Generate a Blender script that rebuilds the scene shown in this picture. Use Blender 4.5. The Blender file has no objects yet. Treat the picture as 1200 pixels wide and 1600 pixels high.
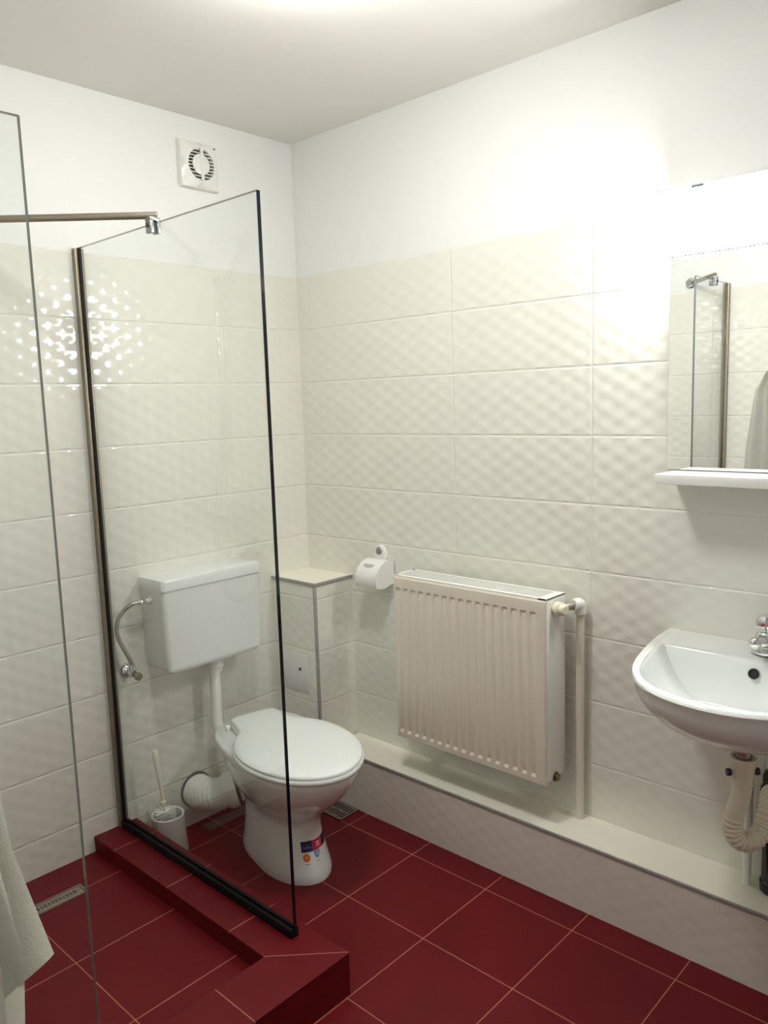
import bpy, bmesh, math, random
from mathutils import Vector, Matrix
PI = math.pi
random.seed(4)
scene = bpy.context.scene
COL = scene.collection

# ------------------------------------------------------------------ camera
yaw, pitch, roll, f_px = 0.818756, -0.136336, -0.0313402, 1246.3
cam_loc = Vector((-2.10705, -2.39471, 1.49756))
F_ = Vector((math.sin(yaw)*math.cos(pitch), math.cos(yaw)*math.cos(pitch), math.sin(pitch)))
r_ = F_.cross(Vector((0, 0, 1))).normalized(); u_ = r_.cross(F_)
R2 = r_*math.cos(roll) + u_*math.sin(roll); U2 = -r_*math.sin(roll) + u_*math.cos(roll)
cd = bpy.data.cameras.new('camera'); cam = bpy.data.objects.new('camera', cd); COL.objects.link(cam)
M = Matrix((R2, U2, -F_)).transposed().to_4x4(); M.translation = cam_loc
cam.matrix_world = M
cd.sensor_fit = 'VERTICAL'; cd.sensor_height = 24.0; cd.sensor_width = 18.0
cd.lens = f_px/1600*24.0; cd.clip_start = 0.02
scene.camera = cam

# ------------------------------------------------------------------ world, exposure
w = bpy.data.worlds.new('world'); scene.world = w; w.use_nodes = True
w.node_tree.nodes['Background'].inputs[0].default_value = (1, 1, 1, 1)
w.node_tree.nodes['Background'].inputs[1].default_value = 0.05
vs = scene.view_settings
vs.view_transform = 'Standard'; vs.look = 'None'; vs.gamma = 1; vs.use_curve_mapping = False
vs.exposure = 0.8
MIRROR_LAMP = 48.0      # emission of the tube lamp over the mirror
CEIL_LAMP = 40.0         # emission of the round ceiling lamp
scene.cycles.max_bounces = 16; scene.cycles.diffuse_bounces = 8; scene.cycles.glossy_bounces = 8
scene.cycles.transparent_max_bounces = 16
scene.cycles.caustics_reflective = False; scene.cycles.caustics_refractive = False

# ------------------------------------------------------------------ materials
def new_mat(name):
    m = bpy.data.materials.new(name); m.use_nodes = True
    return m, m.node_tree, m.node_tree.nodes['Principled BSDF']
def mat(name, col, rough=0.5, metal=0.0, spec=0.5, coat=0.0, noise=0.0, nscale=30, bump=0.0, emit=None):
    m, nt, b = new_mat(name)
    b.inputs['Base Color'].default_value = (*col, 1)
    b.inputs['Roughness'].default_value = rough; b.inputs['Metallic'].default_value = metal
    b.inputs['Specular IOR Level'].default_value = spec
    b.inputs['Coat Weight'].default_value = coat; b.inputs['Coat Roughness'].default_value = 0.06
    if noise or bump:
        tc = nt.nodes.new('ShaderNodeTexCoord'); n = nt.nodes.new('ShaderNodeTexNoise')
        n.inputs['Scale'].default_value = nscale; n.inputs['Detail'].default_value = 4
        nt.links.new(tc.outputs['Object'], n.inputs['Vector'])
        if noise:
            mx = nt.nodes.new('ShaderNodeMix'); mx.data_type = 'RGBA'
            mx.inputs[6].default_value = (*[c*(1-noise) for c in col], 1)
            mx.inputs[7].default_value = (*[min(1, c*(1+noise)) for c in col], 1)
            nt.links.new(n.outputs['Fac'], mx.inputs[0]); nt.links.new(mx.outputs[2], b.inputs['Base Color'])
        if bump:
            bp = nt.nodes.new('ShaderNodeBump'); bp.inputs['Strength'].default_value = 1
            bp.inputs['Distance'].default_value = bump
            nt.links.new(n.outputs['Fac'], bp.inputs['Height']); nt.links.new(bp.outputs[0], b.inputs['Normal'])
    if emit:
        b.inputs['Emission Color'].default_value = (*emit[0], 1); b.inputs['Emission Strength'].default_value = emit[1]
    return m
class G:
    """small helper writing math node chains"""
    def __init__(s, nt): s.nt = nt
    def m(s, op, a, b=None, c=None):
        n = s.nt.nodes.new('ShaderNodeMath'); n.operation = op
        for i, v in enumerate((a, b, c)):
            if v is None: continue
            if isinstance(v, (int, float)): n.inputs[i].default_value = v
            else: s.nt.links.new(v, n.inputs[i])
        return n.outputs[0]
    def coords(s):
        tc = s.nt.nodes.new('ShaderNodeTexCoord'); sp = s.nt.nodes.new('ShaderNodeSeparateXYZ')
        s.nt.links.new(tc.outputs['Object'], sp.inputs[0]); s.obj = tc.outputs['Object']
        return {'X': sp.outputs[0], 'Y': sp.outputs[1], 'Z': sp.outputs[2]}
    def dist(s, c, c0, size):          # distance to the nearest joint
        q = s.m('DIVIDE', s.m('SUBTRACT', c, c0), size)
        fr = s.m('ABSOLUTE', s.m('SUBTRACT', q, s.m('ROUND', q)))
        return s.m('MULTIPLY', fr, size)
    def band(s, d, half, soft=0.0006): # 1 inside the joint
        mr = s.nt.nodes.new('ShaderNodeMapRange')
        s.nt.links.new(d, mr.inputs[0]); mr.inputs[1].default_value = half-soft; mr.inputs[2].default_value = half+soft
        mr.inputs[3].default_value = 1; mr.inputs[4].default_value = 0
        return mr.outputs[0]
    def mix(s, fac, a, b):
        mx = s.nt.nodes.new('ShaderNodeMix'); mx.data_type = 'RGBA'
        s.nt.links.new(fac, mx.inputs[0])
        for i, v in ((6, a), (7, b)):
            if isinstance(v, tuple): mx.inputs[i].default_value = (*v, 1)
            else: s.nt.links.new(v, mx.inputs[i])
        return mx.outputs[2]
TILE_TOP = 1.983
def wall_tile(name, uax, u0, tcol=(0.757, 0.752, 0.688), gcol=(0.80, 0.775, 0.70), relief=0.0014, top=TILE_TOP, vj=1.0, hj=1.0, cut=None):
    m, nt, b = new_mat(name); g = G(nt); c = g.coords()
    du = g.dist(c[uax], u0, 0.505)
    if cut is not None: du = g.m('ADD', du, g.m('GREATER_THAN', c[uax], cut))   # the corner tile runs on to the corner
    dv = g.dist(c['Z'], top, 0.2)
    d = g.m('MINIMUM', du, dv); joint = g.m('MAXIMUM', g.m('MULTIPLY', g.band(du, 0.0012), vj), g.m('MULTIPLY', g.band(dv, 0.0012), hj))
    nz = nt.nodes.new('ShaderNodeTexNoise'); nz.inputs['Scale'].default_value = 5; nt.links.new(g.obj, nz.inputs['Vector'])
    tc = g.mix(nz.outputs['Fac'], tuple(x*0.96 for x in tcol), tuple(min(1, x*1.04) for x in tcol))
    nt.links.new(g.mix(joint, tc, gcol), b.inputs['Base Color'])
    b.inputs['Roughness'].default_value = 0.12
    nt.links.new(g.m('MULTIPLY_ADD', joint, 0.5, 0.09), b.inputs['Roughness'])
    # moulded relief: staggered rounded cushions, 12 x 4 to a tile
    a = 0.505/12
    cu = g.m('COSINE', g.m('MULTIPLY', g.m('SUBTRACT', c[uax], u0), PI/a))
    cv = g.m('COSINE', g.m('MULTIPLY', g.m('SUBTRACT', c['Z'], top), 2*PI/0.05))
    h = g.m('MULTIPLY_ADD', g.m('MULTIPLY', cu, cv), 0.5, 0.5)
    h = g.m('ADD', g.m('MULTIPLY', h, 0.75), g.m('MULTIPLY', g.m('MULTIPLY', cu, cu), 0.25))
    edge = nt.nodes.new('ShaderNodeMapRange'); nt.links.new(d, edge.inputs[0])
    edge.inputs[1].default_value = 0.001 if vj+hj else -1.0; edge.inputs[2].default_value = 0.006 if vj+hj else -0.5
    h = g.m('MULTIPLY', h, edge.outputs[0])
    h = g.m('SUBTRACT', h, g.m('MULTIPLY', joint, 0.5))
    bp = nt.nodes.new('ShaderNodeBump'); bp.inputs['Strength'].default_value = 1; bp.inputs['Distance'].default_value = relief
    nt.links.new(h, bp.inputs['Height']); nt.links.new(bp.outputs[0], b.inputs['Normal'])
    return m
RED = (0.115, 0.0045, 0.0080); JOINT = (0.42, 0.16, 0.11)
def floor_tile(name, x0, y0, size=0.299, kerb=False):
    m, nt, b = new_mat(name); g = G(nt); c = g.coords()
    if not kerb:
        joint = g.band(g.m('MINIMUM', g.dist(c['X'], x0, size), g.dist(c['Y'], y0, size)), 0.0013)
    else:
        s = g.m('ADD', g.m('ADD', c['X'], c['Y']), 1.870)
        side = g.m('GREATER_THAN', s, 0)
        j1 = g.m('MULTIPLY', g.band(g.dist(c['Y'], -0.129, 0.303), 0.0013), side)
        j2 = g.m('MULTIPLY', g.band(g.dist(c['X'], -1.137, 0.303), 0.0013), g.m('SUBTRACT', 1, side))
        j3 = g.band(g.m('ABSOLUTE', s), 0.0016)
        joint = g.m('MAXIMUM', g.m('MAXIMUM', j1, j2), j3)
    nz = nt.nodes.new('ShaderNodeTexNoise'); nz.inputs['Scale'].default_value = 6; nz.inputs['Detail'].default_value = 5
    nt.links.new(g.obj, nz.inputs['Vector'])
    tc = g.mix(nz.outputs['Fac'], tuple(x*0.8 for x in RED), tuple(x*1.2 for x in RED))
    nt.links.new(g.mix(joint, tc, JOINT), b.inputs['Base Color'])
    b.inputs['Roughness'].default_value = 0.45; b.inputs['Specular IOR Level'].default_value = 0.2
    n2 = nt.nodes.new('ShaderNodeTexNoise'); n2.inputs['Scale'].default_value = 160; nt.links.new(g.obj, n2.inputs['Vector'])
    h = g.m('SUBTRACT', g.m('MULTIPLY', n2.outputs['Fac'], 0.25), joint)
    bp = nt.nodes.new('ShaderNodeBump'); bp.inputs['Strength'].default_value = 1; bp.inputs['Distance'].default_value = 0.0009
    nt.links.new(h, bp.inputs['Height']); nt.links.new(bp.outputs[0], b.inputs['Normal'])
    return m
def glass_mat(name, tint):
    m = bpy.data.materials.new(name); m.use_nodes = True; nt = m.node_tree
    nt.nodes.remove(nt.nodes['Principled BSDF'])
    out = nt.nodes['Material Output']
    tr = nt.nodes.new('ShaderNodeBsdfTransparent'); tr.inputs[0].default_value = (*tint, 1)
    gl = nt.nodes.new('ShaderNodeBsdfGlossy'); gl.inputs['Roughness'].default_value = 0.0
    fr = nt.nodes.new('ShaderNodeFresnel'); geo = nt.nodes.new('ShaderNodeNewGeometry')
    ior = nt.nodes.new('ShaderNodeMapRange'); ior.inputs[3].default_value = 1.5; ior.inputs[4].default_value = 1/1.5
    nt.links.new(geo.outputs['Backfacing'], ior.inputs[0]); nt.links.new(ior.outputs[0], fr.inputs[0])
    mx = nt.nodes.new('ShaderNodeMixShader')
    nt.links.new(fr.outputs[0], mx.inputs[0]); nt.links.new(tr.outputs[0], mx.inputs[1]); nt.links.new(gl.outputs[0], mx.inputs[2])
    nt.links.new(mx.outputs[0], out.inputs[0])
    return m
PAINT = mat('white wall paint', (0.79, 0.80, 0.785), 0.75, noise=0.015, nscale=40)
CEILP = mat('ceiling paint', (0.775, 0.765, 0.735), 0.85, noise=0.015, nscale=40)
TILE_BACK = wall_tile('relief tiles on the back wall', 'X', -0.383, vj=0.35)
TILE_RIGHT = wall_tile('relief tiles on the right wall', 'Y', -0.752, cut=-0.5)
TILE_LEFT = wall_tile('relief tiles on the left wall', 'Y', -0.40)
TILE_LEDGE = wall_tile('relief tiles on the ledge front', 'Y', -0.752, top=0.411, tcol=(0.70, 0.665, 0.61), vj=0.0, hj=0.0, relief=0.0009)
TILE_BOXX = wall_tile('relief tiles on the boxing side', 'Y', -1.0, top=0.983-0.2*0)
TILE_BOXY = wall_tile('relief tiles on the boxing front', 'X', -1.0, top=0.983)
CREAM = mat('smooth cream tile', (0.83, 0.815, 0.71), 0.18, noise=0.03, nscale=12)
FLOOR = floor_tile('dark red floor tiles', -0.2535, -0.4414)
FLOORS = floor_tile('dark red shower floor tiles', -1.2835, -0.167)
KERBM = floor_tile('dark red kerb tiles', 0, 0, kerb=True)
KERBS = mat('dark red kerb side', RED, 0.5, spec=0.15, noise=0.15, nscale=6)
TRIM = mat('brushed aluminium trim', (0.36, 0.345, 0.33), 0.45, 0.3, noise=0.2, nscale=60)
CHROME = mat('chrome', (0.72, 0.73, 0.74), 0.08, 1.0)
STEEL = mat('stainless steel', (0.50, 0.47, 0.40), 0.3, 1.0, noise=0.1, nscale=80)
STEELG = mat('satin grey steel', (0.33, 0.34, 0.35), 0.35, 0.8)
BRONZE = mat('brushed grey brown metal', (0.30, 0.26, 0.20), 0.42, 0.7, noise=0.1, nscale=80)
BLACKP = mat('black rubber seal', (0.004, 0.004, 0.005), 0.6, spec=0.2)
GEDGE = mat('dark glass edge', (0.003, 0.005, 0.009), 0.04, spec=0.5)
GTOP = mat('green glass top edge', (0.10, 0.14, 0.13), 0.1)
GLASS = glass_mat('clear glass', (0.980, 0.992, 0.985))
CERAM = mat('white glazed ceramic', (0.77, 0.80, 0.79), 0.07, coat=0.4)
SEATM = mat('white plastic seat', (0.76, 0.79, 0.78), 0.16)
CISTM = mat('white plastic cistern', (0.72, 0.745, 0.74), 0.22)
PLAST = mat('white plastic', (0.78, 0.78, 0.75), 0.3)
CREAMP = mat('cream plastic', (0.74, 0.70, 0.56), 0.3)
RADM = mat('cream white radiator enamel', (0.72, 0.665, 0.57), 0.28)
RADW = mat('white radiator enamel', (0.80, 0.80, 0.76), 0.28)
DARKH = mat('dark opening', (0.012, 0.011, 0.012), 0.6)
BROWN = mat('brown plug', (0.07, 0.03, 0.02), 0.4)
BRASS = mat('aged brass', (0.26, 0.20, 0.12), 0.35, 1.0)
MIRR = mat('mirror silver', (0.93, 0.95, 0.94), 0.0, 1.0)
TOWEL = mat('white towelling', (0.80, 0.80, 0.74), 0.95, noise=0.05, nscale=520, bump=0.0022)
GREYP = mat('grey fan slot', (0.05, 0.04, 0.045), 0.5)
BLACKPIPE = mat('black plastic pipe', (0.006, 0.007, 0.009), 0.18)

# ------------------------------------------------------------------ geometry helpers
def obj(name, bm, m, parent=None, smooth=True, ang=35, bev=0.0, seg=2):
    me = bpy.data.meshes.new(name)
    if bev: 
        bmesh.ops.remove_doubles(bm, verts=bm.verts, dist=1e-6)
        es = [e for e in bm.edges if len(e.link_faces) == 2 and e.calc_face_angle(0) > 0.5]
        bmesh.ops.bevel(bm, geom=es, offset=bev, segments=seg, profile=0.5, affect='EDGES', clamp_overlap=True)
    bmesh.ops.recalc_face_normals(bm, faces=bm.faces)
    bm.to_mesh(me); bm.free()
    ms = m if isinstance(m, (list, tuple)) else [m]
    for x in ms: me.materials.append(x)
    if smooth:
        me.shade_smooth(); me.set_sharp_from_angle(angle=math.radians(ang))
    o = bpy.data.objects.new(name, me); COL.objects.link(o)
    if parent: o.parent = parent; o.matrix_parent_inverse = parent.matrix_world.inverted() if False else Matrix.Translation(-parent.location)
    return o
def tag(o, label=None, cat=None, group=None, kind=None):
    if label: o['label'] = label
    if cat: o['category'] = cat
    if group: o['group'] = group
    if kind: o['kind'] = kind
    return o
def thing(name, loc, label, cat, group=None):
    o = bpy.data.objects.new(name, None); COL.objects.link(o); o.location = loc; o.empty_display_size = 0.05
    return tag(o, label, cat, group)
def struct(name, bm, m, **k): return tag(obj(name, bm, m, **k), kind='structure')
def box(bm, x0, x1, y0, y1, z0, z1, mi=0, open_=()):
    vs = [bm.verts.new((x, y, z)) for x in (x0, x1) for y in (y0, y1) for z in (z0, z1)]
    fs = []
    for idx in ((0, 1, 3, 2), (4, 6, 7, 5), (0, 4, 5, 1), (2, 3, 7, 6), (0, 2, 6, 4), (1, 5, 7, 3)):
        f = bm.faces.new([vs[i] for i in idx]); f.material_index = mi; fs.append(f)
    return vs
def B(*a):
    bm = bmesh.new(); box(bm, *a); return bm
def loft(bm, rings, cap0=True, cap1=True, closed=True, mi=0):
    R = [[bm.verts.new(p) for p in r] for r in rings]; n = len(rings[0])
    for a, b in zip(R, R[1:]):
        for i in range(n if closed else n-1):
            f = bm.faces.new((a[i], a[(i+1) % n], b[(i+1) % n], b[i])); f.material_index = mi
    if closed and cap0: bm.faces.new(R[0][::-1]).material_index = mi
    if closed and cap1: bm.faces.new(R[-1]).material_index = mi
    return R
def crom(P, n=8):
    P = [Vector(q) for q in P]; Q = [2*P[0]-P[1]] + P + [2*P[-1]-P[-2]]; out = []
    for i in range(1, len(Q)-2):
        for k in range(n):
            t = k/n; a, b, c, d = Q[i-1:i+3]
            out.append(0.5*((2*b)+(c-a)*t+(2*a-5*b+4*c-d)*t*t+(3*b-a-3*c+d)*t**3))
    out.append(Q[-2]); return out
def tube(bm, P, r, n=16, rf=None, cap=True):
    P = [Vector(q) for q in P]; rings = []; N = None
    for i, q in enumerate(P):
        t = (P[min(i+1, len(P)-1)]-P[max(i-1, 0)]).normalized()
        if N is None:
            N = t.cross(Vector((0, 0, 1)) if abs(t.z) < 0.9 else Vector((1, 0, 0))).normalized()
        N = (N - t*N.dot(t)).normalized(); Bn = t.cross(N)
        rr = rf(i) if rf else r
        rings.append([q + N*math.cos(2*PI*k/n)*rr + Bn*math.sin(2*PI*k/n)*rr for k in range(n)])
    loft(bm, rings, cap, cap)
def cyl(bm, a, b, r, n=24, r2=None):
    a, b = Vector(a), Vector(b); t = (b-a).normalized()
    N = t.cross(Vector((0, 0, 1)) if abs(t.z) < 0.9 else Vector((1, 0, 0))).normalized(); Bn = t.cross(N)
    r2 = r if r2 is None else r2
    loft(bm, [[c + N*math.cos(2*PI*k/n)*q + Bn*math.sin(2*PI*k/n)*q for k in range(n)] for c, q in ((a, r), (b, r2))])
def lathe(bm, c, axis, prof, n=32, cap0=True, cap1=True):
    """prof = [(distance along axis, radius)...]"""
    c = Vector(c); t = Vector(axis).normalized()
    N = t.cross(Vector((0, 0, 1)) if abs(t.z) < 0.9 else Vector((1, 0, 0))).normalized(); Bn = t.cross(N)
    loft(bm, [[c + t*h + N*math.cos(2*PI*k/n)*r + Bn*math.sin(2*PI*k/n)*r for k in range(n)] for h, r in prof], cap0, cap1)
def prism_y(bm, prof, y0, y1):
    loft(bm, [[(x, y0, z) for x, z in prof], [(x, y1, z) for x, z in prof]])
def grid(bm, x0, x1, y0, y1, z0, z1, nx, ny, bar):
    """flat plate pierced by nx by ny openings: frame and crossing bars"""
    for i in range(nx+1):
        x = x0 + bar + (x1-x0-2*bar)*i/nx
        box(bm, max(x-bar/2, x0) if i else x0, min(x+bar/2, x1) if i < nx else x1, y0, y1, z0, z1)
    for j in range(ny+1):
        y = y0 + bar + (y1-y0-2*bar)*j/ny
        box(bm, x0, x1, max(y-bar/2, y0) if j else y0, min(y+bar/2, y1) if j < ny else y1, z0, z1-0.0002)

# ------------------------------------------------------------------ room shell
XL, CE = -1.85, 2.472
struct('floor', B(-3.1, 0.0, -3.4, 0.0, -0.1, 0.0), FLOOR, smooth=False)
struct('ceiling', B(-3.1, 0.1, -3.4, 0.1, CE, CE+0.1), CEILP, smooth=False)
def wall(name, lo, hi, tile, tilebox=None):
    """painted wall with its tiled lower part; x0,x1,y0,y1"""
    bm = bmesh.new()
    x0, x1, y0, y1 = lo[0], hi[0], lo[1], hi[1]
    box(bm, x0, x1, y0, y1, TILE_TOP, CE, 0)
    tb = tilebox or (x0, x1, y0, y1)
    box(bm, *tb, -0.1, TILE_TOP, 1)
    return struct(name, bm, [PAINT, tile], smooth=False)
wall('wall_back', (-3.1, 0.0), (0.1, 0.1), TILE_BACK)
wall('wall_right', (0.0, -3.4), (0.1, 0.0), TILE_RIGHT)
wall('wall_left', (XL-0.1, -1.62), (XL, 0.0), TILE_LEFT)
struct('wall_front', B(-3.1, 0.1, -3.5, -3.4, -0.1, CE), PAINT, smooth=False)
bm = bmesh.new(); box(bm, -3.2, -3.1, -3.5, 0.1, -0.1, CE)
struct('wall_side', bm, PAINT, smooth=False)

# raised shower floor
struct('floor_shower', B(XL, -0.987, -0.885, 0.0, -0.02, 0.064), FLOORS, smooth=False)

# red tiled kerb around the shower (L shaped)
kt = thing('shower_kerb', (-0.911, -1.036, 0), 'low L-shaped dark red tiled kerb around the shower', 'kerb')
out = [(-0.987, 0.0), (-0.836, 0.0), (-0.836, -1.036), (XL, -1.036), (XL, -0.885), (-0.987, -0.885)]
bm = bmesh.new(); loft(bm, [[(x, y, 0.0) for x, y in out], [(x, y, 0.1085) for x, y in out]])
obj('kerb_side', bm, KERBS, kt, smooth=False)
def inset(poly, d):
    s = [(-0.987-d, 0.0), (-0.836+d, 0.0), (-0.836+d, -1.036-d), (XL, -1.036-d), (XL, -0.885+d), (-0.987-d, -0.885+d)]
    return s
o2 = inset(out, 0.0012)
bm = bmesh.new(); loft(bm, [[(x, y, 0.109) for x, y in o2], [(x, y, 0.117) for x, y in o2]])
obj('kerb_top', bm, KERBM, kt, bev=0.0012, smooth=False)

# low tiled ledge along the right wall
lt = thing('tiled_ledge', (-0.079, -1.7, 0), 'long low white tiled ledge below the radiator and basin', 'ledge')
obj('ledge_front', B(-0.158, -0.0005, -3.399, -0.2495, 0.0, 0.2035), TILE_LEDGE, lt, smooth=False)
bm = bmesh.new(); box(bm, -0.1545, -0.0005, -3.399, -0.2495, 0.2035, 0.2105)
obj('ledge_top', bm, CREAM, lt, smooth=False)['label'] = 'smooth cream top of the ledge'
bm = bmesh.new(); box(bm, -0.1605, -0.1545, -3.399, -0.2495, 0.201, 0.2118)
obj('edge_trim', bm, TRIM, lt, bev=0.0015)['label'] = 'grey metal strip along the ledge edge'

# pipe boxing in the corner
bt = thing('pipe_boxing', (-0.0975, -0.1225, 0), 'white tiled box in the corner with metal edge strips', 'pipe boxing')
bm = bmesh.new(); box(bm, -0.195, 0.0, -0.2445, 0.0, 0.0, 0.838, 0)
bm.faces.ensure_lookup_table()
for fc in bm.faces:
    fc.normal_update()
    if abs(fc.normal.y) > 0.5: fc.material_index = 1
obj('boxing_body', bm, [TILE_BOXX, TILE_BOXY], bt, smooth=False)
obj('boxing_top', B(-0.1915, 0.0, -0.241, 0.0, 0.838, 0.8455), CREAM, bt, smooth=False)
def trim(x0, x1, y0, y1, z0, z1, par): return obj('edge_trim', B(x0, x1, y0, y1, z0, z1), TRIM, par, bev=0.0015)
trim(-0.199, -0.1885, -0.2485, -0.238, 0.0, 0.8345, bt)
trim(-0.199, -0.1905, -0.2485, 0.0, 0.8345, 0.8468, bt)
trim(-0.1905, 0.0, -0.2485, -0.240, 0.8345, 0.8468, bt)
hd = obj('access_hatch', B(-0.199, -0.195, -0.192, -0.02, 0.415, 0.563), mat('pale grey hatch', (0.70, 0.72, 0.72), 0.3), bt, bev=0.002)
bm = bmesh.new(); lathe(bm, (-0.199, -0.148, 0.503), (-1, 0, 0), [(0, 0.006), (0.002, 0.006), (0.003, 0.004)])
obj('hatch_lock', bm, GREYP, hd)

# floor grate beside the ledge
gt = thing('floor_grate', (-0.205, -0.345, 0), 'small square steel floor grate behind the toilet by the ledge', 'floor grate')
obj('grate_well', B(-0.254, -0.160, -0.397, -0.293, 0.0003, 0.0012), DARKH, gt, smooth=False)
bm = bmesh.new(); grid(bm, -0.256, -0.159, -0.399, -0.291, 0.0012, 0.004, 2, 7, 0.0065)
obj('grate_plate', bm, STEEL, gt, smooth=False)
# linear drain in the shower
dt = thing('shower_drain', (-1.24, -0.166, 0.064), 'long narrow steel shower drain set in the red floor', 'drain')
obj('drain_channel', B(-1.388, -1.112, -0.190, -0.143, 0.0642, 0.0655), DARKH, dt, smooth=False)
bm = bmesh.new()
box(bm, -1.39, -1.110, -0.146, -0.139, 0.0642, 0.068); box(bm, -1.39, -1.110, -0.193, -0.186, 0.0642, 0.068)
box(bm, -1.117, -1.110, -0.186, -0.146, 0.0642, 0.068); box(bm, -1.39, -1.383, -0.186, -0.146, 0.0642, 0.068)
obj('drain_frame', bm, BRONZE, dt, smooth=False)
bm = bmesh.new(); y0, y1 = -0.1845, -0.1475
box(bm, -1.381, -1.119, y0, y0+0.0105, 0.0655, 0.0672); box(bm, -1.381, -1.119, y1-0.0105, y1, 0.0655, 0.0672)
box(bm, -1.381, -1.119, -0.1675, -0.1645, 0.0655, 0.0672)
x = -1.381
box(bm, -1.381, -1.375, y0, y1, 0.0655, 0.0671); box(bm, -1.137, -1.119, y0, y1, 0.0655, 0.0671)
k = -1.375
while k < -1.14:
    box(bm, k+0.006, k+0.011, y0+0.01, y1-0.01, 0.0655, 0.0671); k += 0.011
obj('drain_grate', bm, STEEL, dt, smooth=False)

# ------------------------------------------------------------------ glass screens
def vbox(bm, *a): box(bm, *a)
gs = thing('shower_glass_panel', (-0.888, -0.445, 0.117), 'clear glass shower panel beside the toilet with black edges', 'shower screen')
GZ0, GZ1 = 0.132, 1.990
obj('glass_pane', B(-0.892, -0.884, -0.888, -0.012, GZ0, GZ1), GLASS, gs, smooth=False)
obj('glass_edge', B(-0.8925, -0.8835, -0.8905, -0.8882, GZ0, GZ1), GEDGE, gs, smooth=False)['label'] = 'black free edge of the glass'
obj('top_edge', B(-0.8920, -0.8840, -0.888, -0.012, GZ1+0.0001, GZ1+0.0011), GTOP, gs, smooth=False)
bm = bmesh.new()
box(bm, -0.901, -0.8925, -0.888, -0.001, 0.1172, 0.143); box(bm, -0.8835, -0.875, -0.888, -0.001, 0.1172, 0.143)
box(bm, -0.8925, -0.8835, -0.888, -0.001, 0.1172, 0.131)
o = obj('bottom_channel', bm, BLACKP, gs, bev=0.001); o['label'] = 'black bottom channel of the glass'
bm = bmesh.new(); lathe(bm, (-0.901, -0.715, 0.131), (-1, 0, 0), [(0, 0.003), (0.001, 0.003), (0.0015, 0.001)], 12)
obj('channel_screw', bm, CHROME, o)
bm = bmesh.new()
box(bm, -0.902, -0.8930, -0.021, -0.001, 0.117, GZ1); box(bm, -0.8830, -0.874, -0.021, -0.001, 0.117, GZ1); box(bm, -0.893, -0.883, -0.011, -0.001, 0.117, GZ1)
obj('wall_profile', bm, BRONZE, gs, bev=0.001)['label'] = 'brown grey metal wall profile'
obj('seal_strip', B(-0.8935, -0.8825, -0.024, -0.0215, 0.145, GZ1), BLACKP, gs, smooth=False)

gs2 = thing('shower_glass_panel', (-1.65, -0.97, 0.117), 'second clear glass shower panel at the left edge near the towel', 'shower screen')
obj('glass_pane', B(XL+0.012, -1.4665, -0.974, -0.966, GZ0, 2.0), GLASS, gs2, smooth=False)
obj('glass_edge', B(-1.4663, -1.4652, -0.9742, -0.9658, GZ0, 2.0), mat('grey green glass edge', (0.16, 0.18, 0.17), 0.2), gs2, smooth=False)
obj('top_edge', B(XL+0.012, -1.4665, -0.974, -0.966, 2.0001, 2.0011), GTOP, gs2, smooth=False)
bm = bmesh.new(); box(bm, XL+0.001, -1.4665, -0.984, -0.9745, 0.1172, 0.143); box(bm, XL+0.001, -1.4665, -0.9655, -0.956, 0.1172, 0.143); box(bm, XL+0.001, -1.4665, -0.9745, -0.9655, 0.1172, 0.131)
obj('bottom_channel', bm, BLACKP, gs2, bev=0.001)
bm = bmesh.new()
box(bm, XL+0.001, XL+0.022, -0.984, -0.975, 0.117, 2.0); box(bm, XL+0.001, XL+0.022, -0.965, -0.956, 0.117, 2.0); box(bm, XL+0.001, XL+0.011, -0.975, -0.965, 0.117, 2.0)
obj('wall_profile', bm, BRONZE, gs2, bev=0.001)

def brace(a, b, nrm, label):
    """round support bar from the glass clip at a to the wall at b"""
    a, b = Vector(a), Vector(b); d = (b-a).normalized()
    t = thing('support_bar', (b.x, b.y, b.z), label, 'support bar')
    bm = bmesh.new(); cyl(bm, a - d*0.012, b - d*0.006, 0.0095, 24)
    obj('bar', bm, BRONZE, t, bev=0.0015)
    bm = bmesh.new(); lathe(bm, b, nrm, [(0.001, 0.024), (0.005, 0.024), (0.008, 0.02), (0.022, 0.016)])
    obj('wall_flange', bm, CHROME, t)
    c = a + Vector((0, 0, -0.027)); bm = bmesh.new()
    ax = Vector((1, 0, 0)) if abs(nrm[1]) > 0.5 else Vector((0, 1, 0))
    sx = 1 if ax.x else 0
    for s in (-1, 1):
        q = c + ax*s*0.0105
        hx, hy = (0.0055, 0.013) if sx else (0.013, 0.0055)
        box(bm, q.x-hx, q.x+hx, q.y-hy, q.y+hy, q.z-0.020, q.z+0.012)
    hx, hy = (0.016, 0.013) if sx else (0.013, 0.016)
    box(bm, c.x-hx, c.x+hx, c.y-hy, c.y+hy, c.z+0.0119, c.z+0.021)
    cl = obj('glass_clip', bm, STEELG, t, bev=0.0015)
    bm = bmesh.new(); lathe(bm, c + ax*0.0162*(-1), -ax, [(0, 0.006), (0.003, 0.006), (0.004, 0.003)], 16)
    obj('clip_screw', bm, GREYP, cl)
brace((-0.888, -0.440, 2.0125), (-1.328, 0.0, 2.0125), (0, -1, 0), 'brown grey metal bar bracing the glass panel beside the toilet')
brace((-1.675, -0.970, 2.0225), (XL, -0.795, 2.0225), (1, 0, 0), 'short metal bar bracing the second glass panel, seen in the mirror')

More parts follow.
